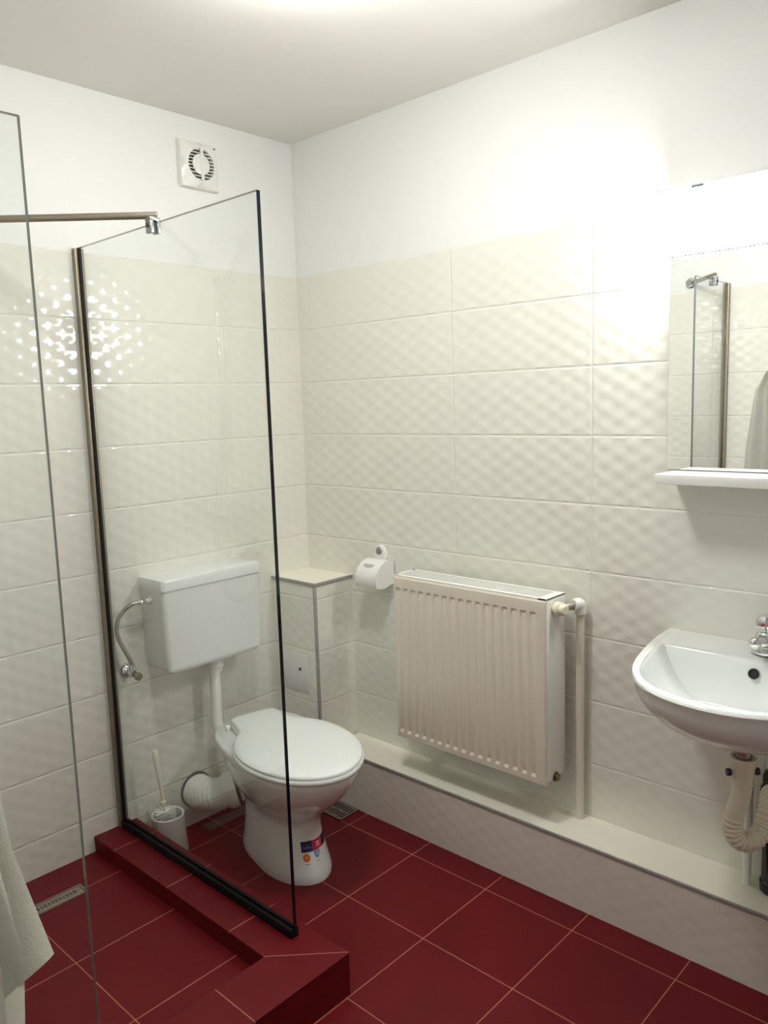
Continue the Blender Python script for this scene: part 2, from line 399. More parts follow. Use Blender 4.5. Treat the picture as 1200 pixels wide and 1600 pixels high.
# ------------------------------------------------------------------ shower set on the back wall (seen reflected in the glass)
sh = thing('shower_set', (-1.39, 0, 0.95), 'chrome shower rail with handset, soap dish and hose, reflected in the glass', 'shower')
bm = bmesh.new(); cyl(bm, (-1.385, -0.045, 1.30), (-1.385, -0.045, 1.95), 0.010, 16)
for z in (1.31, 1.94): cyl(bm, (-1.385, -0.0005, z), (-1.385, -0.045, z), 0.012, 16)
obj('slide_rail', bm, CHROME, sh)
bm = bmesh.new(); lathe(bm, (-1.385, -0.045, 1.865), (0, 0, 1), [(0, 0.016), (0.03, 0.016)], 16); lathe(bm, (-1.385, -0.045, 1.88), (0, -1, 0), [(0.01, 0.012), (0.04, 0.014)], 16)
obj('slider', bm, CHROME, sh)
bm = bmesh.new()
tube(bm, crom([(-1.385, -0.08, 1.86), (-1.40, -0.085, 1.95), (-1.43, -0.10, 2.03)], 5), 0.012, 12)
lathe(bm, (-1.455, -0.085, 2.07), (-0.35, -0.75, -0.45), [(-0.02, 0.016), (0.0, 0.034), (0.012, 0.042), (0.02, 0.042), (0.021, 0.038)], 24)
obj('hand_shower', bm, CHROME, sh)
bm = bmesh.new(); tube(bm, crom([(-1.385, -0.08, 1.855), (-1.36, -0.08, 1.6), (-1.31, -0.07, 1.2), (-1.29, -0.07, 0.97), (-1.33, -0.07, 0.83), (-1.40, -0.07, 0.80), (-1.46, -0.07, 0.86), (-1.45, -0.06, 0.95)], 8), 0.007, 10)
obj('hose', bm, CHROME, sh)
bm = bmesh.new()
loft(bm, [[(-1.40+a*0.105*s, -0.055+b*0.05*s, z) for a, b in ((-1, -1), (1, -1), (1, 1), (-1, 1))] for z, s in ((1.105, 0.8), (1.125, 1.0), (1.125, 0.93), (1.11, 0.78))], True, True)
obj('soap_dish', bm, CHROME, sh, bev=0.002)
bm = bmesh.new(); lathe(bm, (-1.54, -0.06, 0.98), (1, 0, 0), [(0, 0.018), (0.02, 0.026), (0.15, 0.026), (0.17, 0.018)], 20)
for x in (-1.53, -1.38): lathe(bm, (x, -0.0005, 0.98), (0, -1, 0), [(0, 0.032), (0.006, 0.03), (0.012, 0.014), (0.05, 0.014)], 20)
lathe(bm, (-1.455, -0.06, 0.98), (0, -0.5, 1), [(0.02, 0.015), (0.04, 0.02), (0.06, 0.016)], 20)
obj('mixer', bm, CHROME, sh)

# ------------------------------------------------------------------ extractor fan
ft = thing('extractor_fan', (-0.4295, 0, 2.315), 'square white extractor fan high on the back wall', 'extractor fan')
fx, fz = -0.4295, 2.315
bm = bmesh.new()
N = 40; ro, rr = 0.0765, 0.052
def sq(a, h):
    c, s = math.cos(a), math.sin(a); k = h/max(abs(c), abs(s)); return c*k, s*k
ringsF = []
angs = [2*PI*i/64 for i in range(64)]
def R_(fn, y): return [(fx+fn(a)[0], y, fz+fn(a)[1]) for a in angs]
bow = lambda h: (lambda a: (lambda p: (p[0]*(1-0.05*(1-min(1, abs(p[1])/h)**2)), p[1]))(sq(a, h)))
loft(bm, [R_(lambda a: sq(a, ro), -0.0005), R_(lambda a: sq(a, ro), -0.010), R_(lambda a: sq(a, ro-0.003), -0.018), R_(lambda a: (math.cos(a)*(rr+0.006), math.sin(a)*(rr+0.006)), -0.030),
          R_(lambda a: (math.cos(a)*rr, math.sin(a)*rr), -0.030), R_(lambda a: (math.cos(a)*rr, math.sin(a)*rr), -0.012)], True, True)
obj('fan_cover', bm, PLAST, ft)
bm = bmesh.new(); lathe(bm, (fx, -0.0122, fz), (0, -1, 0), [(0, rr-0.0005), (0.002, rr-0.0005)], 48)
obj('fan_duct', bm, GREYP, ft)
bm = bmesh.new()
for i in range(10):
    z = -rr + 0.004 + i*(2*rr-0.008)/9; hw = math.sqrt(max(rr*rr-z*z, 1e-6))-0.0004
    box(bm, fx-hw, fx+hw, -0.029, -0.0145, fz+z-0.0013, fz+z+0.0013)
obj('grille', bm, PLAST, ft, smooth=False)
bm = bmesh.new(); lathe(bm, (fx-0.002, -0.0285, fz), (0, -1, 0), [(0, 0.034), (0.003, 0.034), (0.005, 0.031)], 40)
box(bm, fx-0.004, fx+0.005, -0.0350, -0.0285, fz-rr+0.0005, fz+rr-0.0005)
obj('centre_disc', bm, PLAST, ft)
bm = bmesh.new(); lathe(bm, (fx+0.055, -0.0305, fz+0.060), (0, -1, 0), [(0, 0.003), (0.0012, 0.003)], 12)
obj('indicator_light', bm, GREYP, ft)

# ------------------------------------------------------------------ toilet
TO = Vector((-0.445, -0.085, 0)); TA = Vector((-0.2165, -0.9763, 0)); TN = Vector((0.9763, -0.2165, 0))
def TL(s, w, z): return TO + TA*s + TN*w + Vector((0, 0, z))
def egg(sb, sf, hw, z, n=64, wb=0.6, mid=0.55, pw=2.0):
    """closed outline from back sb to front sf, half width hw at the middle; wb = back squareness"""
    pts = []; sm = sb + (sf-sb)*mid
    for i in range(n):
        a = 2*PI*i/n; c, q = math.cos(a), math.sin(a)
        if c >= 0: s = sm + (sf-sm)*abs(c)**(2/pw); wv = hw*math.copysign(abs(q)**(2/pw), q)
        else:
            e = 2/(2+wb*3); s = sm - (sm-sb)*abs(c)**e; wv = hw*math.copysign(abs(q)**e, q)*(1-0.16*wb*(abs(c)**2))
        pts.append(TL(s, wv, z))
    return pts
tt = thing('toilet', TO + TA*0.32, 'white floor-standing toilet with closed lid behind the glass panel', 'toilet')
PED = [  # z, back, front, half width, wb, mid
 (0.0, 0.135, 0.548, 0.112, 0.5, 0.55), (0.012, 0.133, 0.549, 0.113, 0.5, 0.55), (0.03, 0.135, 0.543, 0.109, 0.5, 0.55), (0.07, 0.14, 0.528, 0.101, 0.5, 0.55),
 (0.12, 0.14, 0.512, 0.094, 0.5, 0.55), (0.165, 0.135, 0.505, 0.092, 0.5, 0.55), (0.195, 0.13, 0.515, 0.100, 0.5, 0.55), (0.225, 0.12, 0.545, 0.118, 0.5, 0.56),
 (0.26, 0.11, 0.590, 0.139, 0.5, 0.57), (0.30, 0.095, 0.634, 0.156, 0.5, 0.58), (0.34, 0.075, 0.668, 0.168, 0.62, 0.60), (0.37, 0.055, 0.685, 0.174, 0.8, 0.62), (0.388, 0.05, 0.69, 0.176, 0.85, 0.62), (0.394, 0.055, 0.685, 0.171, 0.85, 0.62)]
def ped_row(z):
    for a, b in zip(PED, PED[1:]):
        if a[0] <= z <= b[0]:
            t = (z-a[0])/(b[0]-a[0]); return [p+(q-p)*t for p, q in zip(a, b)]
bm = bmesh.new(); loft(bm, [egg(r[1], r[2], r[3], r[0], wb=r[4], mid=r[5]) for r in PED])
obj('bowl', bm, CERAM, tt, ang=60)
# seat and lid share a plan: narrow hinge tongue widening to the round front
HW = [(0.098, 0.0), (0.100, 0.060), (0.115, 0.086), (0.17, 0.094), (0.225, 0.105), (0.275, 0.142), (0.33, 0.172), (0.40, 0.189), (0.47, 0.190), (0.54, 0.176), (0.60, 0.150), (0.65, 0.112), (0.685, 0.064), (0.698, 0.025), (0.700, 0.0)]
def plan(k=0.0):
    P = crom([(s, w_, 0) for s, w_ in HW], 4)
    P = [(p.x, max(p.y, 0)) for p in P]
    L = P + [(s, -w_) for s, w_ in P[::-1][1:-1]]
    cx = 0.42
    return [(cx+(s-cx)*(1-k*2.2), w_*(1-k*4.5)) for s, w_ in L]
def pr(z, k): return [TL(s, w_, z) for s, w_ in plan(k)]
bm = bmesh.new(); loft(bm, [pr(0.3945, 0.010), pr(0.398, -0.001), pr(0.403, -0.004), pr(0.409, -0.004), pr(0.4135, 0.001)])
obj('seat', bm, SEATM, tt, ang=50)
bm = bmesh.new(); loft(bm, [pr(0.4145, 0.008), pr(0.4155, 0.003), pr(0.4215, 0.003), pr(0.4255, 0.009), pr(0.4285, 0.024), pr(0.4305, 0.06), pr(0.431, 0.12)])
lid = obj('lid', bm, SEATM, tt, ang=50)
for s_ in (-1, 1):
    bm = bmesh.new(); a = TL(0.135, s_*0.097, 0.406); b = TL(0.135, s_*0.112, 0.406); cyl(bm, a, b, 0.0085, 16)
    cyl(bm, TL(0.135, s_*0.104, 0.3935), TL(0.135, s_*0.104, 0.406), 0.008, 16)
    obj('hinge', bm, PLAST, tt)
# sticker marks on the front of the pedestal
def ped_pt(a, z, off=0.0012):
    r = ped_row(z); e = egg(r[1], r[2], r[3], z, n=720, wb=r[4], mid=r[5])
    i = int(round(a/(2*PI)*720)) % 720; P = e[i]; T_ = (e[(i+1) % 720]-e[i-1]).normalized()
    N_ = Vector((T_.y, -T_.x, 0))
    if N_.dot(P-TL(0.33, 0, z)) < 0: N_ = -N_
    return P + N_*off
def patch(name, a0, a1, z0, z1, m, par, off=0.0012, shape=None, slant=0.0):
    bm = bmesh.new(); nx, nz = 10, 6
    if shape == 'disc':
        ca, cz = (a0+a1)/2, (z0+z1)/2
        ring = [bm.verts.new(ped_pt(ca+(a1-a0)/2*math.cos(t*PI/12), cz+(z1-z0)/2*math.sin(t*PI/12), off)) for t in range(24)]
        c = bm.verts.new(ped_pt(ca, cz, off))
        for i in range(24): bm.faces.new((ring[i], ring[(i+1) % 24], c))
    elif shape == 'shield':
        ca, cz = (a0+a1)/2, (z0+z1)/2
        pts = [(-1, 1), (0, 0.8), (1, 1), (1, 0.1), (0.6, -0.55), (0, -1), (-0.6, -0.55), (-1, 0.1)]
        ring = [bm.verts.new(ped_pt(ca+(a1-a0)/2*x, cz+(z1-z0)/2*y, off)) for x, y in pts]
        bm.faces.new(ring)
    else:
        V = [[bm.verts.new(ped_pt(a0+(a1-a0)*i/nx, z0+(z1-z0)*j/nz + slant*i/nx, off)) for i in range(nx+1)] for j in range(nz+1)]
        for j in range(nz):
            for i in range(nx): bm.faces.new((V[j][i], V[j][i+1], V[j+1][i+1], V[j+1][i]))
    r = bmesh.ops.extrude_face_region(bm, geom=bm.faces[:])
    mid = TL(0.33, 0, 0.1)
    for v in [x for x in r['geom'] if isinstance(x, bmesh.types.BMVert)]:
        d = (v.co-mid); d.z = 0; v.co -= d.normalized()*0.0009
    return obj(name, bm, m, par)
NAVY = mat('navy sticker ink', (0.012, 0.014, 0.075), 0.35); CRIM = mat('red sticker ink', (0.55, 0.008, 0.06), 0.35)
BLKS = mat('black sticker ink', (0.012, 0.010, 0.018), 0.35); ORNG = mat('orange sticker ink', (0.75, 0.13, 0.02), 0.35)
BLUE = mat('light blue sticker ink', (0.20, 0.34, 0.62), 0.35); WINK = mat('white sticker ink', (0.8, 0.75, 0.8), 0.4); GINK = mat('grey sticker ink', (0.30, 0.29, 0.28), 0.5)
o = patch('navy_sticker', 5.905, 6.275, 0.096, 0.128, NAVY, tt, 0.0008); o['label'] = 'navy blue square sticker'
for i, (a_, h_) in enumerate(((5.975, .0022), (6.005, .0014), (6.03, .0022), (6.055, .0014), (6.085, .0026), (6.115, .0014), (6.145, .0014), (6.175, .0022), (6.205, .0014))):
    patch('printed_word', a_, a_+0.020, 0.1085, 0.1085+h_, BLUE, o, 0.0022)
patch('printed_word', 6.085, 6.115, 0.1155, 0.117, BLUE, o, 0.0022)
o = patch('red_sticker', 6.285, 6.69, 0.096, 0.1265, CRIM, tt, 0.0008); o['label'] = 'crimson square sticker with three short white lines'
for z_ in (0.1165, 0.111, 0.1055): patch('printed_line', 6.41, 6.56, z_, z_+0.0018, WINK, o, 0.0022)
o = patch('black_sticker', 6.695, 7.25, 0.094, 0.125, BLKS, tt, 0.0008); o['label'] = 'black sticker wrapping round the side'
o = patch('orange_badge', 5.925, 6.145, 0.0680, 0.0920, ORNG, tt, 0.0008, shape='disc'); o['label'] = 'round orange badge'
patch('printed_mark', 6.00, 6.07, 0.078, 0.083, mat('pale orange ink', (0.85, 0.35, 0.10), 0.4), o, 0.0022)
patch('printed_word', 5.96, 6.12, 0.0600, 0.0620, GINK, tt, 0.0009)
o = patch('blue_shield_badge', 6.295, 6.515, 0.0720, 0.0960, BLUE, tt, 0.0008, shape='shield'); o['label'] = 'light blue shield badge'
patch('printed_mark', 6.36, 6.46, 0.082, 0.087, mat('pale blue ink', (0.45, 0.58, 0.8), 0.4), o, 0.0022)
patch('printed_word', 6.34, 6.46, 0.0640, 0.0658, GINK, tt, 0.0009)
# cistern
ct = thing('cistern', (-0.557, -0.072, 0.60), 'white wall-hung plastic cistern above the toilet', 'cistern')
def cring(z, x0, x1, yd, r=0.016):
    P = []
    for cx, cy, a0 in ((x0+r, -yd+r, PI), (x1-r, -yd+r, 1.5*PI)):
        for k in range(7):
            a = a0 + k*PI/12; P.append((cx+r*math.cos(a), cy+r*math.sin(a), z))
    return P + [(x1, -0.001, z), (x0, -0.001, z)]
bm = bmesh.new(); rings = []
zs = [0.908, 0.90, 0.85, 0.78, 0.70, 0.665, 0.65]
for z in zs:
    t = (0.908-z)/0.28; rings.append(cring(z, -0.7585+0.008*t, -0.3565-0.008*t, 0.140-0.003*t))
Rr = loft(bm, rings, True, False)
# rounded belly: rings go on shrinking with an arc dip
last = rings[-1]
def dip(P, dz, arc, inset_):
    x0, x1 = -0.757, -0.358; out_ = []
    for x, y, z in P:
        u = (x-(x0+x1)/2)/((x1-x0)/2)
        out_.append((x*(1-inset_)+(-0.5575)*inset_, y*(1-inset_*1.0), 0.650+dz - arc*(1-u*u)))
    return out_
ext = [dip(last, 0.0, 0.030, 0.0), dip(last, -0.010, 0.034, 0.012), dip(last, -0.016, 0.036, 0.05), dip(last, -0.018, 0.036, 0.5)]
prev = Rr[-1]; n_ = len(prev)
for rg in ext:
    cur = [bm.verts.new(q) for q in rg]
    for i in range(n_): bm.faces.new((prev[i], prev[(i+1) % n_], cur[(i+1) % n_], cur[i]))
    prev = cur
bm.faces.new(prev)
obj('tank', bm, CISTM, ct, ang=40)
bm = bmesh.new()
loft(bm, [cring(0.9095, -0.762, -0.353, 0.143), cring(0.938, -0.762, -0.353, 0.143), cring(0.9455, -0.759, -0.356, 0.139), cring(0.948, -0.751, -0.364, 0.130)])
obj('tank_lid', bm, CISTM, ct, ang=40)
bm = bmesh.new(); lathe(bm, (-0.53, -0.075, 0.618), (0, 0, -1), [(0, 0.030), (0.028, 0.030), (0.032, 0.026), (0.045, 0.024)], 24)
obj('outlet_collar', bm, PLAST, ct)
bm = bmesh.new(); lathe(bm, (-0.7575, -0.062, 0.873), (-1, 0, 0), [(0, 0.012), (0.008, 0.012), (0.008, 0.008), (0.02, 0.008)], 16)
obj('inlet_fitting', bm, PLAST, ct)
# flush pipe
bm = bmesh.new()
tube(bm, crom([(-0.535, -0.078, 0.59), (-0.537, -0.078, 0.50), (-0.539, -0.079, 0.42), (-0.541, -0.085, 0.375), (-0.535, -0.105, 0.350), (-0.525, -0.125, 0.345)], 8), 0.0195, 20)
fp = tag(obj('flush_pipe', bm, PLAST), 'white flush pipe running down from the cistern to the toilet', 'pipe')
# angle valve and hose
vt = thing('angle_valve', (-0.826, 0, 0.638), 'small chrome angle valve on the wall left of the cistern', 'valve')
bm = bmesh.new(); lathe(bm, (-0.828, -0.0005, 0.638), (0, -1, 0), [(0, 0.027), (0.004, 0.026), (0.012, 0.020), (0.018, 0.011), (0.045, 0.010)], 24)
obj('escutcheon', bm, CHROME, vt)
bm = bmesh.new(); lathe(bm, (-0.828, -0.04, 0.628), (0, 0, 1), [(0, 0.011), (0.03, 0.011), (0.032, 0.009), (0.038, 0.009)], 16)
lathe(bm, (-0.828, -0.035, 0.638), (0, -1, 0), [(0, 0.012), (0.02, 0.012)], 16)
obj('valve_body', bm, CHROME, vt)
bm = bmesh.new(); lathe(bm, (-0.828, -0.056, 0.636), (0.15, -1, -0.3), [(0, 0.007), (0.01, 0.007), (0.011, 0.014), (0.022, 0.012), (0.024, 0.008)], 12)
obj('valve_knob', bm, BRASS, vt)
bm = bmesh.new()
hp = crom([(-0.828, -0.040, 0.667), (-0.838, -0.043, 0.69), (-0.849, -0.038, 0.718), (-0.862, -0.030, 0.757), (-0.867, -0.028, 0.79), (-0.860, -0.030, 0.826), (-0.842, -0.042, 0.855), (-0.824, -0.06, 0.873), (-0.79, -0.062, 0.875)], 10)
tube(bm, hp, 0.0065, 14, rf=lambda i: 0.0065+0.0004*(i % 2))
ht = tag(obj('braided_hose', bm, mat('braided steel', (0.42, 0.40, 0.36), 0.38, 1.0)), 'curved braided steel hose from the angle valve to the cistern', 'hose')
bm = bmesh.new(); lathe(bm, (-0.802, -0.062, 0.8745), (1, 0, 0), [(0, 0.008), (0.003, 0.009), (0.020, 0.009), (0.0235, 0.0083)], 12)
obj('hose_nut', bm, CHROME, ht)
# waste connector
wt = thing('waste_connector', (-0.592, 0, 0.132), 'white ribbed waste pipe from the wall to the toilet', 'waste pipe')
bm = bmesh.new()
wp = crom([(-0.594, -0.004, 0.128), (-0.600, -0.050, 0.132), (-0.600, -0.100, 0.140), (-0.582, -0.138, 0.150), (-0.553, -0.158, 0.158)], 14)
tube(bm, wp, 0.056, 32, rf=lambda i: (0.0555+0.002*math.cos(i*PI/2)) if i < len(wp)-10 else 0.053)
obj('ribbed_pipe', bm, PLAST, wt, ang=60)
wd = (Vector(wp[-1])-Vector(wp[-4])).normalized(); wc = Vector(wp[-1])
bm = bmesh.new(); lathe(bm, wc - wd*0.022, wd, [(0, 0.055), (0.012, 0.063), (0.040, 0.064), (0.043, 0.060)], 32)
obj('collar', bm, PLAST, wt)
bm = bmesh.new(); lathe(bm, wc + wd*0.0212, wd, [(0, 0.0635), (0.006, 0.0635)], 32)
obj('seal_ring', bm, BROWN, wt)['label'] = 'dark brown rubber seal'
bm = bmesh.new(); lathe(bm, (-0.594, -0.0005, 0.128), (0, -1, 0), [(0, 0.064), (0.006, 0.062), (0.008, 0.058)], 32)
obj('wall_ring', bm, mat('dark grey rubber ring', (0.05, 0.055, 0.05), 0.6), wt)

# toilet brush
bt_ = thing('toilet_brush', (-0.772, -0.098, 0), 'white toilet brush standing in its round holder between kerb and toilet', 'toilet brush')
bc = Vector((-0.772, -0.098, 0))
bm = bmesh.new(); lathe(bm, bc, (0, 0, 1), [(0, 0.060), (0.005, 0.062), (0.13, 0.054), (0.138, 0.055), (0.141, 0.052), (0.138, 0.048), (0.03, 0.052), (0.02, 0.0005)], 40, True, True)
obj('holder', bm, PLAST, bt_)
hd0 = bc + Vector((0, 0, 0.05)); htop = bc + Vector((-0.028, 0.006, 0.375)); hd_ = (htop-hd0).normalized()
bm = bmesh.new()
for k in range(9):
    z = 0.02+k*0.010
    for j in range(22):
        a = 2*PI*j/22 + k*0.3; p0 = hd0 + hd_*z
        v = Vector((math.cos(a), math.sin(a), 0.15+0.2*((j*7+k*3) % 5)/5)).normalized()
        cyl(bm, p0, p0 + v*0.036, 0.0022, 4, 0.0012)
obj('bristles', bm, PLAST, bt_, smooth=False)
bm = bmesh.new()
def flat(p, wx, wy, n=12): return [p + Vector((wx*math.cos(2*PI*k/n), wy*math.sin(2*PI*k/n), 0)) for k in range(n)]
L_ = (htop-hd0).length
loft(bm, [flat(hd0+hd_*L_*t, a, b) for t, a, b in ((0.05, .004, .004), (0.40, .0042, .0042), (0.41, .009, .009), (0.425, .009, .009), (0.43, .0045, .0045), (0.60, .0065, .005), (0.75, .0085, .0055), (0.93, .0105, .006), (0.98, .0095, .0055), (1.0, .005, .003))])
obj('handle', bm, mat('pale cream plastic', (0.82, 0.79, 0.68), 0.3), bt_, ang=50)['label'] = 'cream flat handle'

# ------------------------------------------------------------------ radiator
rt = thing('radiator', (-0.10, -0.895, 0.33), 'cream white panel radiator on the right wall above the ledge', 'radiator')
Y0, Y1, Z0, Z1, XF, XB = -1.193, -0.597, 0.3425, 0.918, -0.152, -0.045
bm = bmesh.new()
npitch = 17; pitch_ = 0.03319; ys = []
yc = [-0.613-0.006 - i*pitch_ for i in range(npitch)]   # channel centres
prof = []                                       # (y, depth weight)
yv = [Y1]
hwid, sl = 0.0070, 0.0035
prof = [(Y1+0.0, 0.0), (Y1-0.004, 0.0)]
for c in yc: prof += [(c+hwid+sl, 0), (c+hwid, 1), (c-hwid, 1), (c-hwid-sl, 0)]
prof = [q for q in prof if Y0+0.004 < q[0] < Y1-0.003 or q[1] == 0 and q[0] >= Y1-0.004]
prof += [(Y0+0.004, 0), (Y0, 0)]
prof = sorted(set(prof), key=lambda q: -q[0])
zr = [(Z0, 0, 1), (Z0+0.004, 0, 0), (0.3630, 0, 0), (0.3720, 3.6, 0), (0.392, 0.8, 0), (0.852, 0.8, 0), (0.868, 3.6, 0), (0.8760, 0, 0), (Z1-0.020, 0, 0), (Z1-0.010, 0, 0.25), (Z1-0.005, 0, 1.0)]
D = 0.0015
V = []
for z, k, e in zr:
    row = []
    for y, wgt in prof:
        ed = 0.004 if (y >= Y1-1e-6 or y <= Y0+1e-6) else 0
        row.append(bm.verts.new((XF + D*wgt*k + max(ed, 0.004*e), y, z)))
    V.append(row)
for a, b in zip(V, V[1:]):
    for i in range(len(prof)-1): bm.faces.new((a[i], a[i+1], b[i+1], b[i]))
bd = [e for e in bm.edges if len(e.link_faces) == 1]
ex = bmesh.ops.extrude_edge_only(bm, edges=bd)
for v in [q for q in ex['geom'] if isinstance(q, bmesh.types.BMVert)]: v.co.x = XF+0.016
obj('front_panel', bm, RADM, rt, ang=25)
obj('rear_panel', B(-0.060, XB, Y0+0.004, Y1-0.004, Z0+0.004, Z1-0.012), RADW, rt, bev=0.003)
bm = bmesh.new()
for i in range(34):
    y = Y1-0.02 - i*(Y1-Y0-0.04)/33
    box(bm, -0.130, -0.065, y-0.0009, y+0.0009, Z0+0.03, Z1-0.03)
obj('convector_fins', bm, RADW, rt, smooth=False)['kind'] = 'stuff'
for (a, b) in ((Y0-0.0014, Y0-0.0003), (Y1+0.0003, Y1+0.0014)):
    bm = bmesh.new()
    box(bm, XF+0.006, XB+0.001, a, b, Z0+0.012, Z1)
    obj('side_cover', bm, RADW, rt, bev=0.0004)
bm = bmesh.new()
zt = Z1
box(bm, XF+0.0045, XF+0.022, Y0+0.001, Y1-0.001, zt-0.0048, zt); box(bm, XB-0.010, XB+0.002, Y0, Y1, zt-0.003, zt)
box(bm, XF+0.0045, XB+0.0022, Y0-0.0014, Y0+0.028, zt-0.0045, zt+0.0003); box(bm, XF+0.010, XB+0.002, Y1-0.010, Y1, zt-0.003, zt)
for i in range(1, 8):
    x = XF+0.022 + i*(XB-0.010-XF-0.022)/8; box(bm, x-0.0021, x+0.0021, Y0+0.02, Y1-0.005, zt-0.003, zt-0.0002)
for i in range(1, 7):
    y = Y0+0.028 + i*(Y1-Y0-0.038)/7; box(bm, XF+0.02, XB-0.008, y-0.0007, y+0.0007, zt-0.0045, zt-0.0015)
obj('top_grille', bm, RADW, rt, smooth=False)
for (yy, s, m_) in ((Y0, -1, BRASS), (Y1, 1, BROWN)):
    bm = bmesh.new(); lathe(bm, (-0.098, yy, 0.357), (0, s, 0), [(0, 0.016), (0.003, 0.016), (0.003, 0.0115), (0.012, 0.0115), (0.013, 0.009)], 16)
    obj('blind_plug', bm, m_, rt)
for y in (-0.70, -1.09):
    bm = bmesh.new(); box(bm, XB+0.001, -0.0005, y-0.017, y+0.017, 0.80, 0.84); box(bm, -0.006, -0.0005, y-0.017, y+0.017, 0.27, 0.84); box(bm, XB-0.0, -0.0005, y-0.017, y+0.017, 0.275, 0.30); box(bm, XB-0.03, XB+0.0015, y-0.012, y+0.012, 0.305, 0.335)
    box(bm, XB-0.003, XB+0.0008, y-0.012, y+0.012, 0.29, 0.34)
    obj('bracket', bm, RADW, rt, smooth=False)
bm = bmesh.new(); lathe(bm, (-0.098, Y0, 0.885), (0, -1, 0), [(0, 0.017), (0.004, 0.017), (0.004, 0.012), (0.008, 0.012)], 16)
vl = obj('valve_collar', bm, BRASS, rt)
bm = bmesh.new(); lathe(bm, (-0.102, Y0-0.007, 0.885), (-0.35, -1, 0), [(0, 0.017), (0.004, 0.0205), (0.024, 0.0205), (0.026, 0.017), (0.036, 0.0165), (0.041, 0.012)], 20)
obj('valve_knob', bm, CREAMP, rt, ang=40)
bm = bmesh.new(); tube(bm, [(-0.094, Y0-0.012, 0.885), (-0.075, Y0-0.030, 0.886), (-0.045, Y0-0.040, 0.888)], 0.0115, 16)
obj('valve_body', bm, mat('painted brass fitting', (0.35, 0.30, 0.25), 0.4, 0.5), rt)
# heating pipe
ht_ = thing('heating_pipe', (-0.030, -1.238, 0.2105), 'white vertical heating pipe right of the radiator', 'pipe')
bm = bmesh.new(); cyl(bm, (-0.030, -1.238, 0.2107), (-0.030, -1.238, 0.864), 0.0125, 20)
obj('riser', bm, RADM, ht_)
bm = bmesh.new(); tube(bm, crom([(-0.030, -1.238, 0.858), (-0.030, -1.238, 0.876), (-0.034, -1.237, 0.888), (-0.046, -1.234, 0.889), (-0.058, -1.230, 0.889)], 5), 0.0175, 20)
obj('elbow', bm, RADW, ht_)

# ------------------------------------------------------------------ toilet paper holder
pt = thing('paper_holder', (-0.0, -0.43, 0.88), 'white plastic toilet paper holder on the wall beside the radiator', 'toilet paper holder')
bm = bmesh.new()
prof_ = [(-0.006, 0.925), (-0.022, 0.931), (-0.045, 0.930), (-0.070, 0.921), (-0.090, 0.903), (-0.101, 0.880), (-0.104, 0.862), (-0.102, 0.848), (-0.098, 0.838), (-0.094, 0.839), (-0.098, 0.862), (-0.094, 0.882), (-0.084, 0.899), (-0.066, 0.914), (-0.044, 0.922), (-0.022, 0.923), (-0.006, 0.918)]
prism_y(bm, prof_, -0.468, -0.366)
obj('cover', bm, PLAST, pt, ang=40)
for y in (-0.4695, -0.3675):
    bm = bmesh.new(); pf = [(-0.006, 0.926)] + prof_[1:9] + [(-0.060, 0.832), (-0.006, 0.845)]
    prism_y(bm, pf, y, y+0.003)
    obj('side_cheek', bm, PLAST, pt, smooth=False)
bm = bmesh.new()
P_ = [(-0.0, z_) for z_ in ()]
ring = []
for k in range(32):
    a = 2*PI*k/32; yy = 0.030*math.cos(a); zz = 0.034*math.sin(a)
    ring.append((yy, zz))
loft(bm, [[(-x_, -0.405+a*s_, 0.945+b*s_) for a, b in ring] for x_, s_ in ((0.0005, 1), (0.008, 1), (0.011, 0.86))])
pl_ = obj('wall_plate', bm, PLAST, pt)
bm = bmesh.new(); lathe(bm, (-0.0108, -0.402, 0.957), (-1, 0, 0), [(0, 0.015), (0.003, 0.014), (0.005, 0.008)], 20)
obj('screw_cap', bm, STEELG, pl_)
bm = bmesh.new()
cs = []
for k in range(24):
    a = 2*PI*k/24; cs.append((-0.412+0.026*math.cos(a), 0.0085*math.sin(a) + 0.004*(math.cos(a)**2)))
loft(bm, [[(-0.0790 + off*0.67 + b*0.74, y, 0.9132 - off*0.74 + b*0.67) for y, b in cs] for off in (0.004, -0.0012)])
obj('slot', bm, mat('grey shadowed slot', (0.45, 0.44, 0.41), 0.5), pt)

# ------------------------------------------------------------------ basin
SY = -1.770
OUTL = [(0.0, 0.275), (0.10, 0.272), (0.20, 0.258), (0.30, 0.236), (0.37, 0.205), (0.42, 0.160), (0.452, 0.105), (0.468, 0.05), (0.472, 0.0)]
def outline(k=1.0, cv=0.2, n=5):
    P = crom([(v, u, 0) for v, u in OUTL], n); P = [(p.x, max(p.y, 0)) for p in P]
    return P
def sring(su, sv, z, v0=0.0, zslope=0.0, flatback=True, cv=None):
    L = [(v, u) for v, u in outline()] ; L = L + [(v, -u) for v, u in L[::-1][1:]]
    o_ = []
    for v, u in L:
        vv = v0 + v*sv; o_.append((-(vv)-0.001, SY+u*su, z + zslope*min(1, vv/0.472)))
    return o_
st = thing('wash_basin', (-0.2, SY, 0.65), 'white ceramic wash basin on the right wall below the mirror', 'basin')
bm = bmesh.new()
RZ = 0.850; SL = -0.016
und = []
for t in [i/12 for i in range(13)]:
    a = t*PI/2
    su = 0.985*math.cos(a)**0.85 if t < 1 else 0; su = max(su, 0.10)
    und.append((su, RZ-0.022-0.150*math.sin(a)**1.15))
rings = []
for su, z in und[::-1]:
    sv = 0.42+0.565*((su-0.10)/0.885) if su > 0.10 else 0.42
    rings.append(sring(su, sv, z, 0.0, SL*(su)))
rings += [sring(0.992, 0.992, RZ-0.014, 0, SL), sring(1.0, 1.0, RZ-0.006, 0, SL), sring(0.992, 0.992, RZ+0.001, 0, SL), sring(0.965, 0.975, RZ+0.003, 0, SL)]
